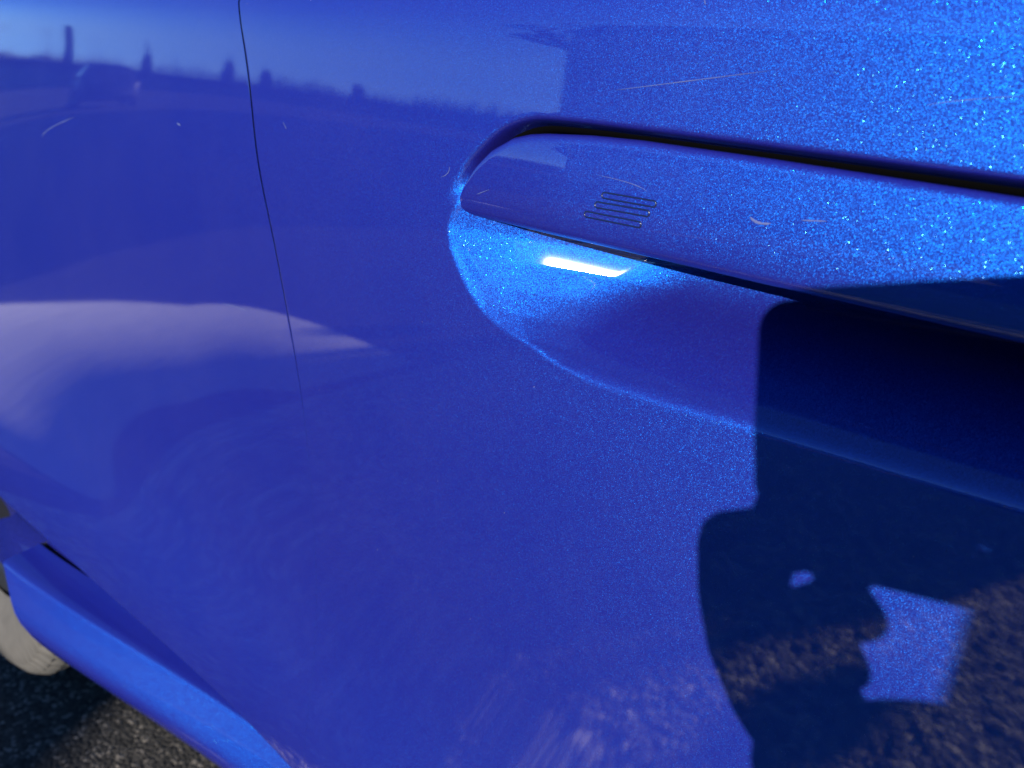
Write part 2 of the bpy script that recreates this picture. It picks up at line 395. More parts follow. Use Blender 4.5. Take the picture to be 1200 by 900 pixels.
# black sheet lining the slot above the flap, its colour standing in for shade
nrm = np.roll(OUTS, -1, 0)-np.roll(OUTS, 1, 0); nrm /= np.linalg.norm(nrm, axis=1)[:, None]
nrm = np.stack([nrm[:, 1], -nrm[:, 0]], -1)
if sdist(OUTS[:1]+.003*nrm[:1], OUTS[:1]*0, OUTS).size and np.mean(sdist((OUTS+.002*nrm)[:, 0], (OUTS+.002*nrm)[:, 1], OUTS)) < 0: nrm = -nrm
sel = np.where((OUTS[:, 1] > -.0185) & (OUTS[:, 0] < .045))[0]
order = sel[np.argsort(OUTS[sel, 0])]
rows = []
for s_, k_ in ((-.0004, -.0006), (.0002, .0008), (.0012, .0008), (.0024, .0008), (.0040, .0008), (.0065, .0004)):
    p = OUTS[order]+nrm[order]*s_; q = OUTS[order]+nrm[order]*(s_+k_)
    rows.append(np.stack([q[:, 0], door_y(p[:, 0], p[:, 1])-.0002, q[:, 1]+H], -1))
V = np.stack(rows, 0)
mesh('slot_shade', V, grid_faces(V.shape[0], V.shape[1]), SLOT_SHADE, front)
# three raised lines of the lock touch area
def capsule_ridge(name, a, b, w, h, parent):
    """outline ridge on the handle face between a and b (x,z)"""
    a = np.array(a); b = np.array(b); d = (b-a); l = np.hypot(*d); d = d/l; n = np.array([-d[1], d[0]])
    ang = np.linspace(math.pi/2, 1.5*math.pi, 9)
    path = [a + w*(np.cos(q)*d + np.sin(q)*n) for q in ang] + [b + w*(np.cos(q)*d + np.sin(q)*n) for q in ang+math.pi]
    seg = []
    P = np.array(path); k = len(P); 
    dens = []
    for i in range(k):
        p, q = P[i], P[(i+1) % k]; m = max(1, int(np.hypot(*(q-p))/.0012))
        for j in range(m): dens.append(p+(q-p)*j/m)
    P = np.array(dens); ctr = a + np.clip((P-a)@d, 0, l)[:, None]*d
    dirn = P-ctr; dirn /= np.linalg.norm(dirn, axis=1)[:, None]
    rings = []
    for off, hh in ((.0004, .00005), (.0002, -h*.9), (0, -h), (-.0002, -h*.9), (-.0004, .0004), (-.0005, .0004)):
        q = P+dirn*off
        rings.append(np.stack([q[:, 0], handle_face(q[:, 0], q[:, 1])+hh, q[:, 1]+H], -1))
    V = np.stack(rings, 0); nr, nc = V.shape[:2]
    i = np.arange(nr*nc).reshape(nr, nc); j = np.roll(i, -1, 1)
    F = np.stack([i[:-1], i[1:], j[1:], j[:-1]], -1).reshape(-1, 4)
    return mesh(name, V, F, GROOVE, parent)
for a, b in (((-.1670, -.0226), (-.1458, -.0222)), ((-.1695, -.0264), (-.1478, -.0258)), ((-.1738, -.0306), (-.1505, -.0302))):
    capsule_ridge('lock_ridge', a, b, .0010, .00035, handle)

# fine scratches and small stone chips in the lacquer
def scratch(pts, w_, parent, face):
    P = np.array(pts); t_ = np.linspace(0, 1, 14); k = np.linspace(0, 1, len(P))
    cx_, cz_ = np.interp(t_, k, P[:, 0]), np.interp(t_, k, P[:, 1])
    if len(P) > 2:
        cf = np.polyfit(k, P[:, 1], 2); cz_ = np.polyval(cf, t_); cf = np.polyfit(k, P[:, 0], 2); cx_ = np.polyval(cf, t_)
    tx, tz = np.gradient(cx_), np.gradient(cz_); l_ = np.hypot(tx, tz); nx_, nz_ = -tz/l_, tx/l_
    ww = .75*w_*(np.sin(t_*math.pi)**.5)*(.7+.6*ihash(t_*37+P[0, 0]*91))+1e-5
    V = []
    for k_ in (-1, 0, 1):
        xx, zz_ = cx_+nx_*ww*k_, cz_+nz_*ww*k_
        V.append(np.stack([xx, face(xx, zz_)-.00012-.00006*(k_ == 0), zz_+H], -1))
    V = np.stack(V, 0)
    mesh('scratch', V, grid_faces(3, 14), CHIP, parent)
for p_, w_ in (([(-.1098, -.0203), (-.1066, -.0216), (-.1024, -.0211)], .0006), ([(-.0933, -.0185), (-.0856, -.0174)], .00025), ([(-.172, -.016), (-.1567, -.0168), (-.1491, -.0186)], .00012), ([(-.2351, -.0329), (-.227, -.0296)], .00018)):
    scratch(p_, w_, handle, handle_face)
for p_, w_ in (([(-.1722, .0134), (-.155, .0168), (-.1359, .0194), (-.1147, .0235)], .00016), ([(-.0683, .017), (-.0613, .0188), (-.0461, .0213)], .00012), ([(-.1438, .0434), (-.1427, .0417)], .0002), ([(-.2588, -.0292), (-.2541, -.0267), (-.2534, -.0237)], .0002), ([(-.3866, -.0181), (-.3831, -.0213)], .0003)):
    scratch(p_, w_, front, door_y)
for p_, w_ in (([(-.7572, -.0669), (-.745, -.0588), (-.6844, -.0426)], .0005), ([(-.4571, -.137), (-.4387, -.1345), (-.4231, -.1338)], .0003), ([(-.5118, -.0307), (-.506, -.0317)], .0007)):
    scratch(p_, w_, rear, body_y)

# --- rear wheel
wheel = empty('wheel', (0, 0, 0)); wheel.parent = car
WX, RW, WY = -1.195, .345, (.250, .460)
prof = [(.215, .020), (.240, .006), (.275, .000), (.305, .004), (.322, .016), (.330, .030), (.3345, .05), (.335, .1065), (.3345, .163), (.330, .183), (.322, .197), (.305, .209), (.275, .213), (.240, .207), (.215, .193)]
na = 640
a = np.linspace(0, 2*math.pi, na, endpoint=False)
V = []
for i, (r, dy) in enumerate(prof):
    rr_ = np.full(na, r)
    if 4 <= i <= 10:
        rr_ = rr_ - .020*((np.arange(na)+i) % 8 < 3) - .006*(i in (6, 8))
    V.append(np.stack([WX+rr_*np.cos(a), np.full(na, WY[0]+dy), RW+rr_*np.sin(a)], -1))
V = np.stack(V, 0); nr, nc = V.shape[:2]
i = np.arange(nr*nc).reshape(nr, nc); j = np.roll(i, -1, 1)
F = np.stack([i[:-1], j[:-1], j[1:], i[1:]], -1).reshape(-1, 4)
TYRE = simple('dusty_tyre_rubber', (.050, .047, .043), .8, noise=.35, nscale=60)
mesh('tyre', V, F, TYRE, wheel)
RIM = simple('rim_alloy', (.35, .36, .38), .3, metal=1)
V = []
for r, dy in ((.217, .19), (.215, .03), (.205, .018), (.19, .03), (.07, .045), (.03, .035), (.001, .034)):
    V.append(np.stack([WX+r*np.cos(a), np.full(na, WY[0]+dy), RW+r*np.sin(a)], -1))
V = np.stack(V, 0); nr, nc = V.shape[:2]
i = np.arange(nr*nc).reshape(nr, nc); j = np.roll(i, -1, 1)
mesh('rim', V, np.stack([i[:-1], j[:-1], j[1:], i[1:]], -1).reshape(-1, 4), RIM, wheel)
# underbody, closing the car's inside from below and behind
bm = bmesh.new(); box_bm(bm, Vector((-.2, 1.0, .33)), (1.24, 1.24, .06))
box_bm(bm, Vector((-.3, 1.0, .72)), (2.6, 1.2, .74))
o = from_bm('underbody', bm, BLACK, None, False); o.parent = car; o.location = (0, -.9, 0)
# belt line trim, side windows and roof above the frame
xs = np.linspace(-1.55, .84, 60)
V = np.stack([np.stack([xs, body_y(xs, np.full_like(xs, .2))+dy, np.full_like(xs, zz_+H)], -1) for dy, zz_ in ((.0, .198), (-.003, .203), (-.003, .216), (.004, .22), (.02, .22))], 0)
mesh('belt_trim', V, grid_faces(5, 60), PLASTIC, car)
V = np.stack([np.stack([xs, body_y(xs, np.full_like(xs, .2))+dy, np.full_like(xs, zz_+H)], -1) for dy, zz_ in ((.012, .215), (.06, .35), (.14, .50), (.22, .60))], 0)
mesh('side_window', V, grid_faces(4, 60), GLASS, car)
V = np.stack([np.stack([xs, np.full_like(xs, yy), np.full_like(xs, zz_+H)], -1) for yy, zz_ in ((.515, .595), (.53, .63), (.62, .675), (.9, .70), (1.3, .68), (1.5, .6))], 0)
mesh('roof', V, grid_faces(6, 60), PAINT, car)

# ------------------------------------------------------------------ ground
ASPH, tA, oA = new_mat('coarse_asphalt')
L = tA.links.new
g = N(tA, 'ShaderNodeNewGeometry'); b = N(tA, 'ShaderNodeBsdfPrincipled'); L(b.outputs[0], oA.inputs[0])
v = N(tA, 'ShaderNodeTexVoronoi'); v.inputs['Scale'].default_value = 75; L(g.outputs['Position'], v.inputs['Vector'])
cr = N(tA, 'ShaderNodeValToRGB'); sp = N(tA, 'ShaderNodeSeparateColor'); L(v.outputs['Color'], sp.inputs[0]); L(sp.outputs[0], cr.inputs[0])
e = cr.color_ramp.elements; e[0].color = (.13, .122, .115, 1); e[1].color = (.78, .68, .55, 1); e[1].position = .95
x_ = cr.color_ramp.elements.new(.6); x_.color = (.30, .275, .24, 1)
n = N(tA, 'ShaderNodeTexNoise'); n.inputs['Scale'].default_value = 3; n.inputs['Detail'].default_value = 8; L(g.outputs['Position'], n.inputs['Vector'])
mx = N(tA, 'ShaderNodeMix', data_type='RGBA', blend_type='MULTIPLY'); mx.inputs[0].default_value = .5
L(cr.outputs[0], mx.inputs[6]); L(n.outputs['Color'], mx.inputs[7])
L(cr.outputs[0], b.inputs['Base Color']); b.inputs['Roughness'].default_value = .85; b.inputs['Specular IOR Level'].default_value = .25
bp = N(tA, 'ShaderNodeBump'); bp.inputs['Distance'].default_value = .006; bp.inputs['Strength'].default_value = .8
L(v.outputs['Distance'], bp.inputs['Height']); bp.invert = True; L(bp.outputs[0], b.inputs['Normal'])
gm = 600
V = np.array([(-gm, -gm, 0), (gm, -gm, 0), (gm, gm, 0), (-gm, gm, 0)], float)
def stones(name, scale, ramp, dist):
    m, t, out = new_mat(name); L = t.links.new
    g = N(t, 'ShaderNodeNewGeometry'); b = N(t, 'ShaderNodeBsdfPrincipled'); L(b.outputs[0], out.inputs[0])
    v = N(t, 'ShaderNodeTexVoronoi'); v.inputs['Scale'].default_value = scale; v.inputs['Randomness'].default_value = 1; L(g.outputs['Position'], v.inputs['Vector'])
    sp = N(t, 'ShaderNodeSeparateColor'); L(v.outputs['Color'], sp.inputs[0])
    cr = N(t, 'ShaderNodeValToRGB'); L(sp.outputs[0], cr.inputs[0]); cr.color_ramp.elements[0].color = (*ramp[0], 1); cr.color_ramp.elements[1].color = (*ramp[2], 1)
    x = cr.color_ramp.elements.new(.8); x.color = (*ramp[1], 1)
    L(cr.outputs[0], b.inputs['Base Color']); b.inputs['Roughness'].default_value = .9; b.inputs['Specular IOR Level'].default_value = .08
    bp = N(t, 'ShaderNodeBump'); bp.inputs['Distance'].default_value = dist; bp.invert = True
    L(v.outputs['Distance'], bp.inputs['Height']); L(bp.outputs[0], b.inputs['Normal'])
    return m
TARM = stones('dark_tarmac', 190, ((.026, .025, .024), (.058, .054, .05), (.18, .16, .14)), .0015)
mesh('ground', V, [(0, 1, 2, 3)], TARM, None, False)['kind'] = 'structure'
CONC = simple('pale_worn_concrete', (.46, .43, .39), .95, noise=.35, nscale=38, bump=.002, spec=.1)
x_ = np.linspace(-9, -1.75, 60)
yn = interp(x_, [(-9, -.90), (-4.2, -.74), (-3.6, -.66), (-3.0, -.56), (-2.72, -.50), (-2.42, -.49), (-2.25, -.52), (-2.0, -.58), (-1.75, -.64)])
yf = interp(x_, [(-9, -1.18), (-3.8, -1.03), (-3.0, -.97), (-2.43, -.95), (-2.2, -.99), (-1.75, -1.05)])
kk = np.ones(9)/9; yn = np.convolve(np.pad(yn, 4, mode='edge'), kk, 'valid'); yf = np.convolve(np.pad(yf, 4, mode='edge'), kk, 'valid')
V = np.stack([np.stack([x_, y_, np.full_like(x_, z_)], -1) for y_, z_ in ((yn, .0), (yn-.004, .007), (yf+.004, .007), (yf, .0))], 0)
mesh('concrete_strip', V, grid_faces(4, 60), CONC, None, False, False)['kind'] = 'structure'
# aggregate stones standing proud of the asphalt in the area the door reflects: real relief, one mesh
rng = np.random.default_rng(5)
def stone_patch():
    x0, x1, y0, y1, st = -1.7, .9, -2.6, .06, .0105
    nx, ny = int((x1-x0)/st), int((y1-y0)/st)
    gx, gy = np.meshgrid(x0+np.arange(nx)*st, y0+np.arange(ny)*st)
    h = np.zeros(gx.shape)
    n = gx.size//5
    ci = rng.integers(0, ny, n); cj = rng.integers(0, nx, n)
    for k in range(3):
        pass
    base = rng.random(gx.shape)
    h = .0045*base**2
    # clumps of larger stones
    big = (rng.random(gx.shape) > .86)*rng.uniform(.002, .0075, gx.shape)
    h = h + big
    gx = gx + rng.uniform(-.35, .35, gx.shape)*st; gy = gy + rng.uniform(-.35, .35, gx.shape)*st
    edge = np.minimum.reduce([gx-x0, x1-gx, gy-y0, y1-gy]); h *= np.clip(edge/.12, 0, 1)
    return np.stack([gx, gy, .004+h], -1)
V = stone_patch()
mesh('asphalt_aggregate', V, grid_faces(V.shape[0], V.shape[1]), ASPH, None, False, False)['kind'] = 'stuff'

# ------------------------------------------------------------------ tubes merged into one skin (people, hands)
def blob(name, chains, voxel, mat, parent=None, smooth_it=4):
    """tapered capsule chains [(x,y,z,r), ...] fused into one continuous surface"""
    bm = bmesh.new()
    for ch in chains:
        for (p, q) in zip(ch[:-1], ch[1:]):
            a, b = Vector(p[:3]), Vector(q[:3]); ra, rb_ = p[3], q[3]
            d = (b-a); l = d.length
            if l < 1e-6: continue
            rot = d.to_track_quat('Z', 'Y').to_matrix()
            n = 14; prev = None; verts = []
            rings = [(-ra, 0.02*ra)] + [(-ra*math.cos(t), ra*math.sin(t)) for t in (.5, 1.0)] + [(0, ra), (l, rb_)] + [(l+rb_*math.cos(t), rb_*math.sin(t)) for t in (1.0, .5)] + [(l+rb_, .02*rb_)]
            for hgt, rad in rings:
                verts.append([bm.verts.new(a + rot @ Vector((rad*math.cos(2*math.pi*i/n), rad*math.sin(2*math.pi*i/n), hgt))) for i in range(n)])
            for u, v in zip(verts[:-1], verts[1:]):
                for i in range(n):
                    bm.faces.new((u[i], u[(i+1) % n], v[(i+1) % n], v[i]))
            bm.faces.new(verts[0][::-1]); bm.faces.new(verts[-1])
    me = bpy.data.meshes.new(name); bm.to_mesh(me); bm.free()
    o = bpy.data.objects.new(name, me); C.objects.link(o)
    md = o.modifiers.new('fuse', 'REMESH'); md.mode = 'VOXEL'; md.voxel_size = voxel
    sm = o.modifiers.new('relax', 'SMOOTH'); sm.iterations = smooth_it; sm.factor = .5
    dg = bpy.context.evaluated_depsgraph_get()
    me2 = bpy.data.meshes.new_from_object(o.evaluated_get(dg)); o.modifiers.clear(); o.data = me2; me2.name = name
    bpy.data.meshes.remove(me)
    me2.polygons.foreach_set('use_smooth', np.ones(len(me2.polygons), dtype=bool))
    me2.materials.clear(); me2.materials.append(mat)
    if parent is not None:
        o.parent = parent
        me2.transform(Matrix.Translation(-parent.location))
    return o
def Pc(a, b, c): return CO + CR*a + CU*b + fw*c
def PC(a, b, c, r): return (*Pc(a, b, c), r)
SKIN = simple('skin', (.42, .24, .17), .5, noise=.15, nscale=40)
JACKET = simple('dark_jacket_cloth', (.018, .019, .024), .8, noise=.3, nscale=30)
TROUSER = simple('dark_trouser_cloth', (.03, .033, .045), .85, noise=.3, nscale=30)
HAIR = simple('brown_hair', (.05, .03, .018), .6, noise=.4, nscale=90)
SHOE = simple('black_shoe', (.015, .015, .015), .5)

# phone, held in landscape with its lens corner at the top left
def phone():
    root = empty('smartphone', tuple(Pc(.0535, -.0175, -.008)), 0, 'black smartphone held sideways in front of the blue car door', 'phone')
    def slab(name, a0, a1, b0, b1, c0, c1, r, mat, bev=.0015):
        pts = []
        for (ca, cb, s) in ((a1-r, b1-r, 0), (a0+r, b1-r, 90), (a0+r, b0+r, 180), (a1-r, b0+r, 270)):
            for k in range(9):
                q = R_(s+k*90/8); pts.append((ca+r*math.cos(q), cb+r*math.sin(q)))
        n = len(pts); mx_ = np.array(pts); ctr = mx_.mean(0); V = []
        def inset(e): return [(x-(r-0)*0 - e*np.sign(x-ctr[0])*min(1, abs(x-ctr[0])/(.5*(a1-a0))), y-e*np.sign(y-ctr[1])*min(1, abs(y-ctr[1])/(.5*(b1-b0)))) for x, y in pts]
        for e, c in ((bev, c0), (0, c0+bev), (0, c1-bev), (bev, c1)):
            V += [tuple(Pc(x, y, c)) for x, y in inset(e)]
        F = [tuple(range(n))[::-1], tuple(range(3*n, 4*n))]
        for k in range(3):
            for i in range(n): F.append((k*n+i, k*n+(i+1) % n, (k+1)*n+(i+1) % n, (k+1)*n+i))
        o = mesh(name, V, F, mat, root, False)
        return o
    body = slab('phone_body', -.020, .1275, -.0555, .020, -.0125, -.0045, .0115, simple('phone_black', (.012, .012, .014), .25))
    slab('camera_plate', -.0165, .0195, -.0205, .0155, -.0044, -.0032, .008, simple('camera_plate_glass', (.02, .02, .022), .1), .0004)
    slab('screen', -.0175, .125, -.053, .0175, -.0134, -.0126, .009, simple('phone_screen', (.02, .022, .03), .08), .0003)
    return root
phone()

person = empty('person', (.5, -.55, 0), 0, 'crouching photographer in a dark jacket and trousers holding a phone sideways', 'person')
LH = [
    # back of the hand and heel
    [PC(-.0300, -.070, -.012, .0145), PC(-.0305, -.090, -.013, .0148), PC(-.0265, -.110, -.016, .0165), PC(-.0185, -.128, -.022, .0185), PC(-.010, -.140, -.030, .020), PC(-.004, -.150, -.034, .022)],
    # thumb, from the side of the palm up over the screen
    [PC(-.032, -.106, -.030, .0125), PC(-.029, -.082, -.030, .0112), PC(-.020, -.060, -.024, .0098), PC(-.012, -.042, -.0215, .0082)],
    # index finger stretched along the lower edge, the others curled under it
    [PC(-.0265, -.068, -.008, .0130), PC(-.004, -.0610, -.010, .0122), PC(.018, -.0622, -.010, .0118), PC(.044, -.0655, -.009, .0102)],
    [PC(-.0260, -.086, -.008, .0110), PC(-.0080, -.0885, -.008, .0075), PC(.0075, -.0820, -.012, .0100), PC(.0090, -.0865, -.022, .0085)],
    [PC(-.0225, -.101, -.010, .0110), PC(-.0110, -.1085, -.008, .0080), PC(.0045, -.1010, -.012, .0098), PC(.004, -.106, -.024, .0080)],
    [PC(-.0165, -.118, -.014, .0110), PC(-.0060, -.1185, -.010, .0095), PC(.0050, -.1170, -.014, .0092), PC(-.004, -.120, -.026, .0072)],
]
blob('left_hand', LH, .0018, SKIN, person, 3)
RH = [
    [PC(.136, -.062, -.020, .012), PC(.136, -.085, -.036, .016), PC(.134, -.112, -.055, .020)],
    [PC(.128, -.062, -.020, .012), PC(.128, -.085, -.036, .016), PC(.130, -.112, -.055, .020)],
    [PC(.124, -.085, -.042, .012), PC(.116, -.064, -.032, .0105), PC(.110, -.044, -.021, .0088)],
    [PC(.141, -.048, -.014, .0100), PC(.137, -.028, .004, .0088), PC(.122, -.018, .007, .0078), PC(.108, -.018, .003, .0068)],
    [PC(.141, -.062, -.018, .0100), PC(.138, -.046, .004, .0088), PC(.122, -.036, .007, .0080), PC(.106, -.034, .003, .0068)],
    [PC(.140, -.076, -.024, .0100), PC(.136, -.064, .002, .0085), PC(.120, -.052, .005, .0078), PC(.106, -.049, .003, .0066)],
    [PC(.137, -.090, -.032, .0095), PC(.132, -.080, -.006, .0075), PC(.120, -.068, -.001, .0068), PC(.110, -.064, -.004, .006)],
]
blob('right_hand', RH, .0018, SKIN, person, 3)
wl = Pc(-.006, -.152, -.040); wr = Pc(.132, -.116, -.060)
el = Vector((.215, -.255, .722)); er = Vector((.62, -.18, .75))
shl = Vector((.268, -.43, 1.090)); shr = Vector((.610, -.47, 1.090))
def v4(v, r): return (v.x, v.y, v.z, r)
mid = lambda a, b, t: a+(b-a)*t
jk = [
    [v4(wl, .031), PC(.018, -.150, -.062, .042), PC(.064, -.158, -.122, .050), v4(el, .052), v4(mid(el, shl, .5), .056), v4(shl, .070)],
    [v4(wr, .034), v4(mid(wr, er, .5), .043), v4(er, .052), v4(mid(er, shr, .5), .058), v4(shr, .072)],
    [v4(shl, .075), (.44, -.44, 1.125, .095), v4(shr, .075)],
    [(.345, -.47, 1.01, .105), (.385, -.55, .65, .115), (.405, -.60, .45, .12)],
    [(.545, -.48, 1.01, .105), (.56, -.55, .65, .115), (.555, -.60, .45, .12)],
    [(.445, -.49, 1.04, .12), (.48, -.56, .65, .13), (.48, -.62, .44, .13)],
    [(.44, -.43, 1.15, .07), (.435, -.42, 1.18, .06)],
]
blob('jacket', jk, .009, JACKET, person, 4)
kl, kr = (.345, -.26, .47), (.66, -.28, .46)
blob('trousers', [[(.40, -.62, .36, .12), (*mid(Vector((.40, -.62, .36)), Vector(kl), .5), .092), (*kl, .068)], [(*kl, .066), (.36, -.40, .26, .058), (.375, -.50, .10, .046)],
                  [(.56, -.62, .36, .12), (*mid(Vector((.56, -.62, .36)), Vector(kr), .5), .092), (*kr, .068)], [(*kr, .066), (.64, -.42, .26, .058), (.61, -.52, .10, .046)],
                  [(.40, -.63, .38, .125), (.56, -.63, .38, .125)]], .010, TROUSER, person, 4)
for sx_, sy_ in ((.372, -.45), (.615, -.47)):
    blob('shoe', [[(sx_, sy_-.07, .045, .043), (sx_, sy_+.03, .036, .036), (sx_-.01, sy_+.13, .030, .030)]], .006, SHOE, person, 3)
hc = Vector((.425, -.385, 1.33)); fdir = Vector((-.45, .42, -.28)).normalized()
fr = fdir.cross(Vector((0, 0, 1))).normalized(); fu = fr.cross(fdir)
hp_ = lambda f_, r__, u_: hc + fdir*f_ + fr*r__ + fu*u_
hd = [
    [v4(hp_(-.02, 0, .035), .082), v4(hp_(.015, 0, .025), .078)], [v4(hp_(.035, 0, -.03), .058), v4(hp_(.055, 0, -.075), .034)],
    [v4(hp_(.03, .025, -.06), .035), v4(hp_(.03, -.025, -.06), .035)],
    [v4(hp_(.092, 0, .005), .008), v4(hp_(.108, 0, -.028), .012)],
    [v4(hp_(.088, .014, -.060), .008), v4(hp_(.088, -.014, -.060), .008)],
    [v4(hp_(.080, .034, .022), .012), v4(hp_(.080, -.034, .022), .012)],
    [v4(hp_(-.005, .078, .012), .010), v4(hp_(-.008, .083, -.025), .009)], [v4(hp_(-.005, -.078, .012), .010), v4(hp_(-.008, -.083, -.025), .009)],
    [v4(hp_(-.03, 0, -.05), .055), (.438, -.43, 1.16, .058)],
]
blob('head', hd, .0045, SKIN, person, 3)
for s_ in (-1, 1):
    blob('eye', [[v4(hp_(.083, .031*s_, .004), .0115), v4(hp_(.084, .031*s_, .004), .0115)]], .003, simple('eye_white', (.6, .58, .55), .2), person, 1)
blob('hair', [[v4(hp_(-.035, 0, .05), .086), v4(hp_(.01, 0, .062), .074)], [v4(hp_(.05, .03, .085), .030), v4(hp_(.05, -.03, .085), .030)], [v4(hp_(-.06, 0, .0), .068), v4(hp_(-.07, 0, -.04), .05)]], .006, HAIR, person, 3)

# ------------------------------------------------------------------ parked cars across the lane (seen in the paint, and shading the asphalt)
LAMP = simple('headlamp_glass', (.5, .52, .55), .08, spec=.8)
TY2 = simple('black_tyre', (.02, .02, .02), .8)
def car_sections():
    # y (0 nose .. 4.3 tail), half width, bottom z, shoulder z, roof z, roof half width
    return [(0.00, .66, .30, .62, .66, .50), (.12, .80, .22, .70, .74, .62), (.50, .87, .20, .80, .86, .66), (1.00, .89, .20, .88, .96, .68), (1.25, .90, .20, .90, 1.00, .68),
            (1.75, .90, .20, .93, 1.28, .62), (2.10, .90, .20, .94, 1.45, .60), (2.80, .90, .20, .95, 1.50, .60), (3.40, .90, .20, .96, 1.47, .58), (3.90, .88, .22, .97, 1.22, .56), (4.15, .84, .26, .95, 1.00, .56), (4.28, .70, .34, .80, .84, .50)]
def build_car(label, paint, loc, rz, group):
    root = empty('parked_car', loc, rz, label, 'car', group)
    secs = car_sections(); V = []
    for (y, wd, zb_, zs, zr, wr_) in secs:
        half = [(0, zb_), (wd*.9, zb_), (wd, zb_+.10), (wd*1.0, zs*.7+zb_*.3), (wd*.985, zs-.03), (wd*.955, zs), (wd*.9, zs+.02*(zr > zs+.1)), (wr_+(wd*.9-wr_)*.12, zr-.05*(zr > zs+.1)), (wr_*.85, zr-.008), (0, zr+.012)]
        prof = half + [(-x, z) for x, z in half[-2:0:-1]]
        V.append([(x, y, z) for x, z in prof])
    V = np.array(V); n = V.shape[1]
    idx = np.arange(V.shape[0]*n).reshape(V.shape[0], n); j = np.roll(idx, -1, 1)
    F = np.stack([idx[:-1], idx[1:], j[1:], j[:-1]], -1)
    faces = [tuple(f) for f in F.reshape(-1, 4)] + [tuple(idx[0]), tuple(idx[-1][::-1])]
    mesh('body', V, faces, paint, root, True, False)
    # side windows, windscreen, rear window as panes just proud of the cabin
    def pane(pts): 
        return mesh('window', pts, [tuple(range(len(pts)))], GLASS, root, False, False)
    for s in (-1, 1):
        pane([(s*.876, 1.50, .985), (s*.876, 2.45, .995), (s*.700, 2.45, 1.40), (s*.705, 2.08, 1.37)])
        pane([(s*.876, 2.52, .995), (s*.872, 3.55, 1.01), (s*.700, 3.30, 1.38), (s*.698, 2.52, 1.405)])
    pane([(-.64, 1.30, 1.055), (.64, 1.30, 1.055), (.55, 2.04, 1.455), (-.55, 2.04, 1.455)])
    pane([(-.56, 4.10, 1.06), (.56, 4.10, 1.06), (.52, 3.50, 1.445), (-.52, 3.50, 1.445)])
    for s in (-1, 1):
        bm = bmesh.new(); vs = box_bm(bm, Vector((s*.60, .115, .66)), (.28, .12, .10)); bmesh.ops.bevel(bm, geom=bm.edges[:], offset=.03, segments=2, affect='EDGES'); from_bm('headlight', bm, LAMP, root)
        bm = bmesh.new(); box_bm(bm, Vector((s*.985, 1.28, 1.00)), (.16, .10, .11)); bmesh.ops.bevel(bm, geom=bm.edges[:], offset=.03, segments=2, affect='EDGES'); from_bm('wing_mirror', bm, paint, root)
    bm = bmesh.new(); box_bm(bm, Vector((0, .07, .42)), (.9, .06, .14)); from_bm('grille', bm, BLACK, root)
    for yy in (.82, 3.42):
        for s in (-1, 1):
            wv = empty('wheel', (s*.82, yy, .315)); wv.parent = root
            k = 40; a_ = np.linspace(0, 2*math.pi, k, endpoint=False)
            def lathe(nm, pr, mt):
                V = np.stack([np.stack([np.full(k, s*dx), r*np.cos(a_), r*np.sin(a_)], -1) for r, dx in pr], 0)
                ii = np.arange(len(pr)*k).reshape(len(pr), k); jj = np.roll(ii, -1, 1)
                return mesh(nm, V, np.stack([ii[:-1], jj[:-1], jj[1:], ii[1:]], -1).reshape(-1, 4), mt, wv, True, False)
            lathe('tyre', [(.2, -.1), (.30, -.1), (.315, -.07), (.315, .07), (.30, .10), (.21, .105)], TY2)
            lathe('rim', [(.212, .10), (.20, .085), (.06, .095), (.001, .09)], RIM)
    return root
PK = [simple('navy_car_paint', (.01, .014, .035), .5), simple('black_car_paint', (.008, .008, .009), .3, coat=.5)]
build_car('black hatchback parked nose-in across the lane, its long shadow reaching the blue car', PK[1], (-.17, -3.70, 0), math.pi+R_(SUN_AZ), None)
build_car('navy hatchback parked side-on, mirrored small in the rear door below the skyline', PK[0], (-30.5, -10.5, 0), R_(-75), None)
bpy.data.objects['parked_car'].scale = (1.0, 1, 1)
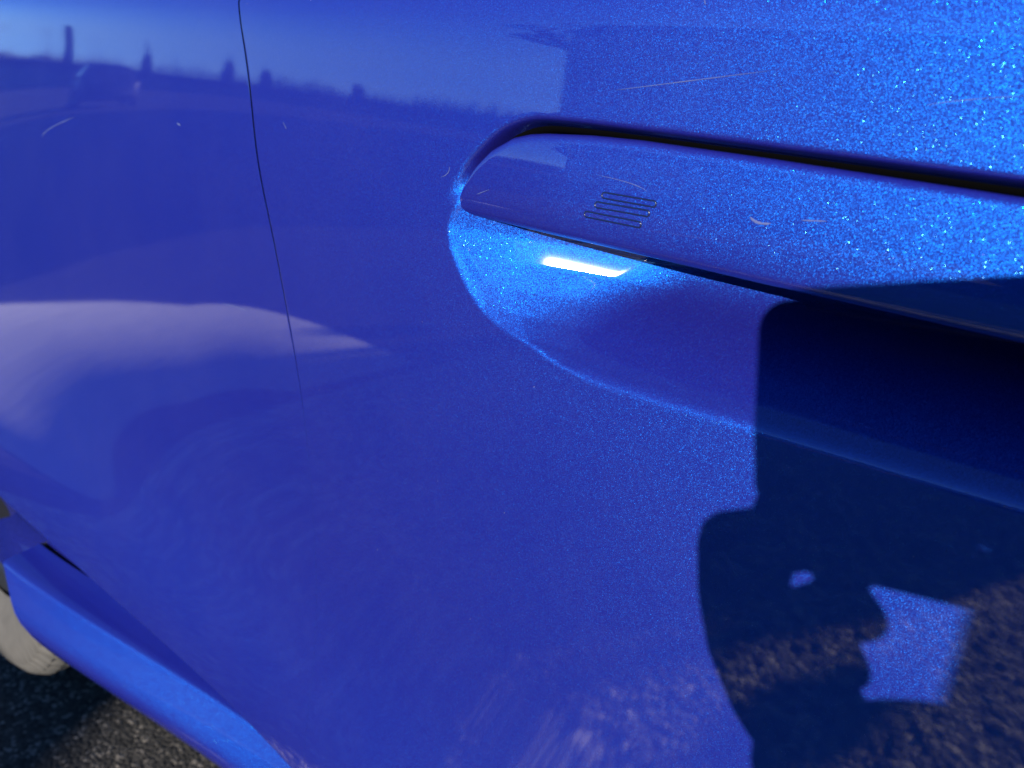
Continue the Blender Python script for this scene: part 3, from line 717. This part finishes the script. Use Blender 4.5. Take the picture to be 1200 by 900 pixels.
# house added across the road, sun behind it, to shade the reflected ground
def house(loc, w_, d_, hw, hr, label):
    root = empty('house', loc, 0, label, 'house')
    WALL = simple('rendered_wall', (.42, .40, .36), .85, noise=.15, nscale=2); ROOF = simple('slate_roof', (.05, .052, .058), .7, noise=.3, nscale=3)
    bm = bmesh.new(); box_bm(bm, Vector((0, 0, hw/2)), (w_, d_, hw)); from_bm('wall', bm, WALL, root, False)
    e = .35; V = [(-w_/2-e, d_/2+e, hw-.1), (w_/2+e, d_/2+e, hw-.1), (w_/2+e, 0, hw+hr), (-w_/2-e, 0, hw+hr), (-w_/2-e, -d_/2-e, hw-.1), (w_/2+e, -d_/2-e, hw-.1)]
    V += [(x, y, z-.16) for x, y, z in V]
    F = [(0, 1, 2, 3), (3, 2, 5, 4), (7, 6, 9, 8), (8, 9, 10, 11), (0, 6, 7, 1), (4, 5, 11, 10), (0, 3, 9, 6), (3, 4, 10, 9), (1, 7, 8, 2), (2, 8, 11, 5)]
    rf = mesh('roof', V, F, ROOF, root, False, False)
    bm = bmesh.new(); box_bm(bm, Vector((w_*.3, 0, hw+hr+.2)), (.8, .6, 1.4)); from_bm('chimney', bm, WALL, rf, False)
    WF = simple('white_window_frame', (.75, .75, .74), .4)
    n = max(2, int(w_/3.2))
    for k in range(n):
        for lv in (1.5, 4.1):
            if lv > hw-.8: continue
            x = -w_/2+(k+.5)*w_/n
            bm = bmesh.new()
            for c, sz in (((x-.55, d_/2+.04, lv), (.08, .12, 1.2)), ((x+.55, d_/2+.04, lv), (.08, .12, 1.2)), ((x, d_/2+.04, lv+.6), (1.18, .12, .08)), ((x, d_/2+.04, lv-.6), (1.18, .12, .08)), ((x, d_/2+.04, lv), (.06, .10, 1.2))):
                box_bm(bm, Vector(c), sz)
            f = from_bm('window', bm, WF, root, False)
            bm = bmesh.new(); box_bm(bm, Vector((x, d_/2+.01, lv)), (1.06, .05, 1.16)); from_bm('pane', bm, GLASS, f, False)
    return root
house((-7.4, -24, 0), 19.4, 7.5, 5.2, 2.6, 'long pale two-storey house with slate roof across the road, dark against the sun, added to shade the ground')

# bare hedgerow and posts on the horizon, a house at its left end
HEDGE = simple('winter_hedge_twigs', (.055, .045, .04), .9, noise=.4, nscale=.4)
BANK = simple('grassy_earth_bank', (.06, .065, .035), .95, noise=.5, nscale=.7)
HTOP = [(-230, 6.6), (-170, 5.6), (-140, 4.6), (-118, 3.7), (-100, 3.0), (-84, 2.4), (-60, 2.1), (-30, 1.9), (60, 1.9)]
def hedge():
    r = np.random.default_rng(11); n = 46000
    x_ = r.uniform(-230, 40, n); top = interp(x_, HTOP)*(1+.10*np.sin(x_*.23)+.08*np.sin(x_*.71+1))
    z0 = r.uniform(0, 1, n)**.7*top*.8; hgt = r.uniform(.5, 1.5, n); y_ = -46 + r.normal(0, .9, n)
    lean = r.normal(0, .18, n); wd = r.uniform(.02, .13, n)
    V = np.zeros((n, 4, 3))
    V[:, 0] = np.stack([x_-wd, y_, z0], -1); V[:, 1] = np.stack([x_+wd, y_+wd, z0], -1)
    V[:, 2] = np.stack([x_+lean+wd*.2, y_+lean*.5, z0+hgt], -1); V[:, 3] = np.stack([x_+lean-wd*.2, y_+lean*.5, z0+hgt], -1)
    mesh('hedgerow_twigs', V, np.arange(n*4).reshape(n, 4), HEDGE, None, False, False)['kind'] = 'stuff'
    x_ = np.linspace(-235, 60, 160); t_ = interp(x_, HTOP)
    V = np.stack([np.stack([x_, np.full_like(x_, -46+dy), t_*k], -1) for dy, k in ((5, -.01), (1.2, .55), (.3, .78), (-1.0, .75), (-6, -.01))], 0)
    mesh('bank', V, grid_faces(5, 160), BANK, None, True, False)['kind'] = 'structure'
hedge()
TRUNK = simple('dark_bark', (.04, .034, .028), .9, noise=.3, nscale=4); LEAF = simple('dark_evergreen_leaves', (.03, .045, .025), .85, noise=.4, nscale=2)
def thin_tree(px_az, hgt, label, seed):
    r = np.random.default_rng(seed); x0, y0 = -46*math.tan(R_(px_az))-.5, -44.5
    g0 = float(interp(np.array([x0]), HTOP)[0])
    root = empty('evergreen_tree', (x0, y0, 0), 0, label, 'tree', 'slim evergreens on the skyline')
    a = np.linspace(0, 2*math.pi, 9)[:-1]; zs = [0, (g0+hgt)*.5, g0+hgt]
    V = np.array([[(.16*(1-.4*k)*math.cos(q), .16*(1-.4*k)*math.sin(q), z) for q in a] for k, z in enumerate(zs)])
    ii = np.arange(24).reshape(3, 8); jj = np.roll(ii, -1, 1)
    mesh('trunk', V, np.stack([ii[:-1], jj[:-1], jj[1:], ii[1:]], -1).reshape(-1, 4), TRUNK, root, True, False)
    n = 1500; z = g0*.4 + (g0*.6+hgt)*r.random(n)**.9; rad = (.25+.75*hgt/2.2*np.sin(np.clip((z-g0*.4)/(g0*.6+hgt), 0, 1)*math.pi)**.6)*np.sqrt(r.random(n)); q = r.uniform(0, 6.28, n)
    P_ = np.stack([rad*np.cos(q), rad*np.sin(q), z], -1); d1 = r.normal(0, .14, (n, 3)); d2 = r.normal(0, .14, (n, 3))
    V = np.stack([P_-d1, P_+d2, P_+d1, P_-d2], 1)
    mesh('crown', V, np.arange(n*4).reshape(n, 4), LEAF, root, False, False)
for az_, h_, lab, sd_ in ((71.8, 1.3, 'tallest slim dark tree, leftmost on the mirrored skyline', 1), (67.0, 1.0, 'slim dark tree mirrored between the tallest tree and the shut line', 2), (61.8, 1.2, 'dark skyline tree mirrored just left of the door shut line', 3), (59.3, 1.0, 'dark skyline tree mirrored just right of the door shut line', 4), (53, .8, 'low dark tree, rightmost on the mirrored skyline', 5)):
    thin_tree(az_, h_, lab, sd_)

def broad_tree(loc, hgt, rad, label, seed):
    r = np.random.default_rng(seed); root = empty('bare_tree', loc, 0, label, 'tree')
    ch = []
    def limb(p, d, l, r_, lev):
        q = p+d*l; ch.append((p, q, r_, r_*.65))
        if lev == 0: return
        for k in range(3 if lev > 1 else 4):
            e = (d + Vector(r.normal(0, .48, 3))).normalized(); e.z = abs(e.z)*.8+.15; e.normalize()
            limb(q-d*l*.12*k, e, l*(.62+.2*r.random()), r_*.62, lev-1)
    limb(Vector((0, 0, 0)), Vector((.02, 0, 1)), hgt*.34, hgt*.042, 5)
    def tubes(sel):
        V = []; F = []
        for p, q, a, b in sel:
            d = (q-p).normalized(); u = d.orthogonal().normalized(); w_ = d.cross(u); o = len(V)
            for c, rr_ in ((p, a), (q, b)):
                for k in range(5):
                    t_ = 2*math.pi*k/5; V.append(tuple(c+(u*math.cos(t_)+w_*math.sin(t_))*rr_))
            F += [(o+k, o+(k+1) % 5, o+5+(k+1) % 5, o+5+k) for k in range(5)]
        return V, F
    big = [c for c in ch if c[2] > hgt*.012]; small = [c for c in ch if c[2] <= hgt*.012]
    mesh('trunk', *tubes(big), TRUNK, root, True, False); mesh('crown', *tubes(small), TRUNK, root, True, False)
broad_tree((-16.7, -21.5, 0), 8.0, 2.5, 'bare spreading tree beside the long pale house, mirrored above the handle', 8)
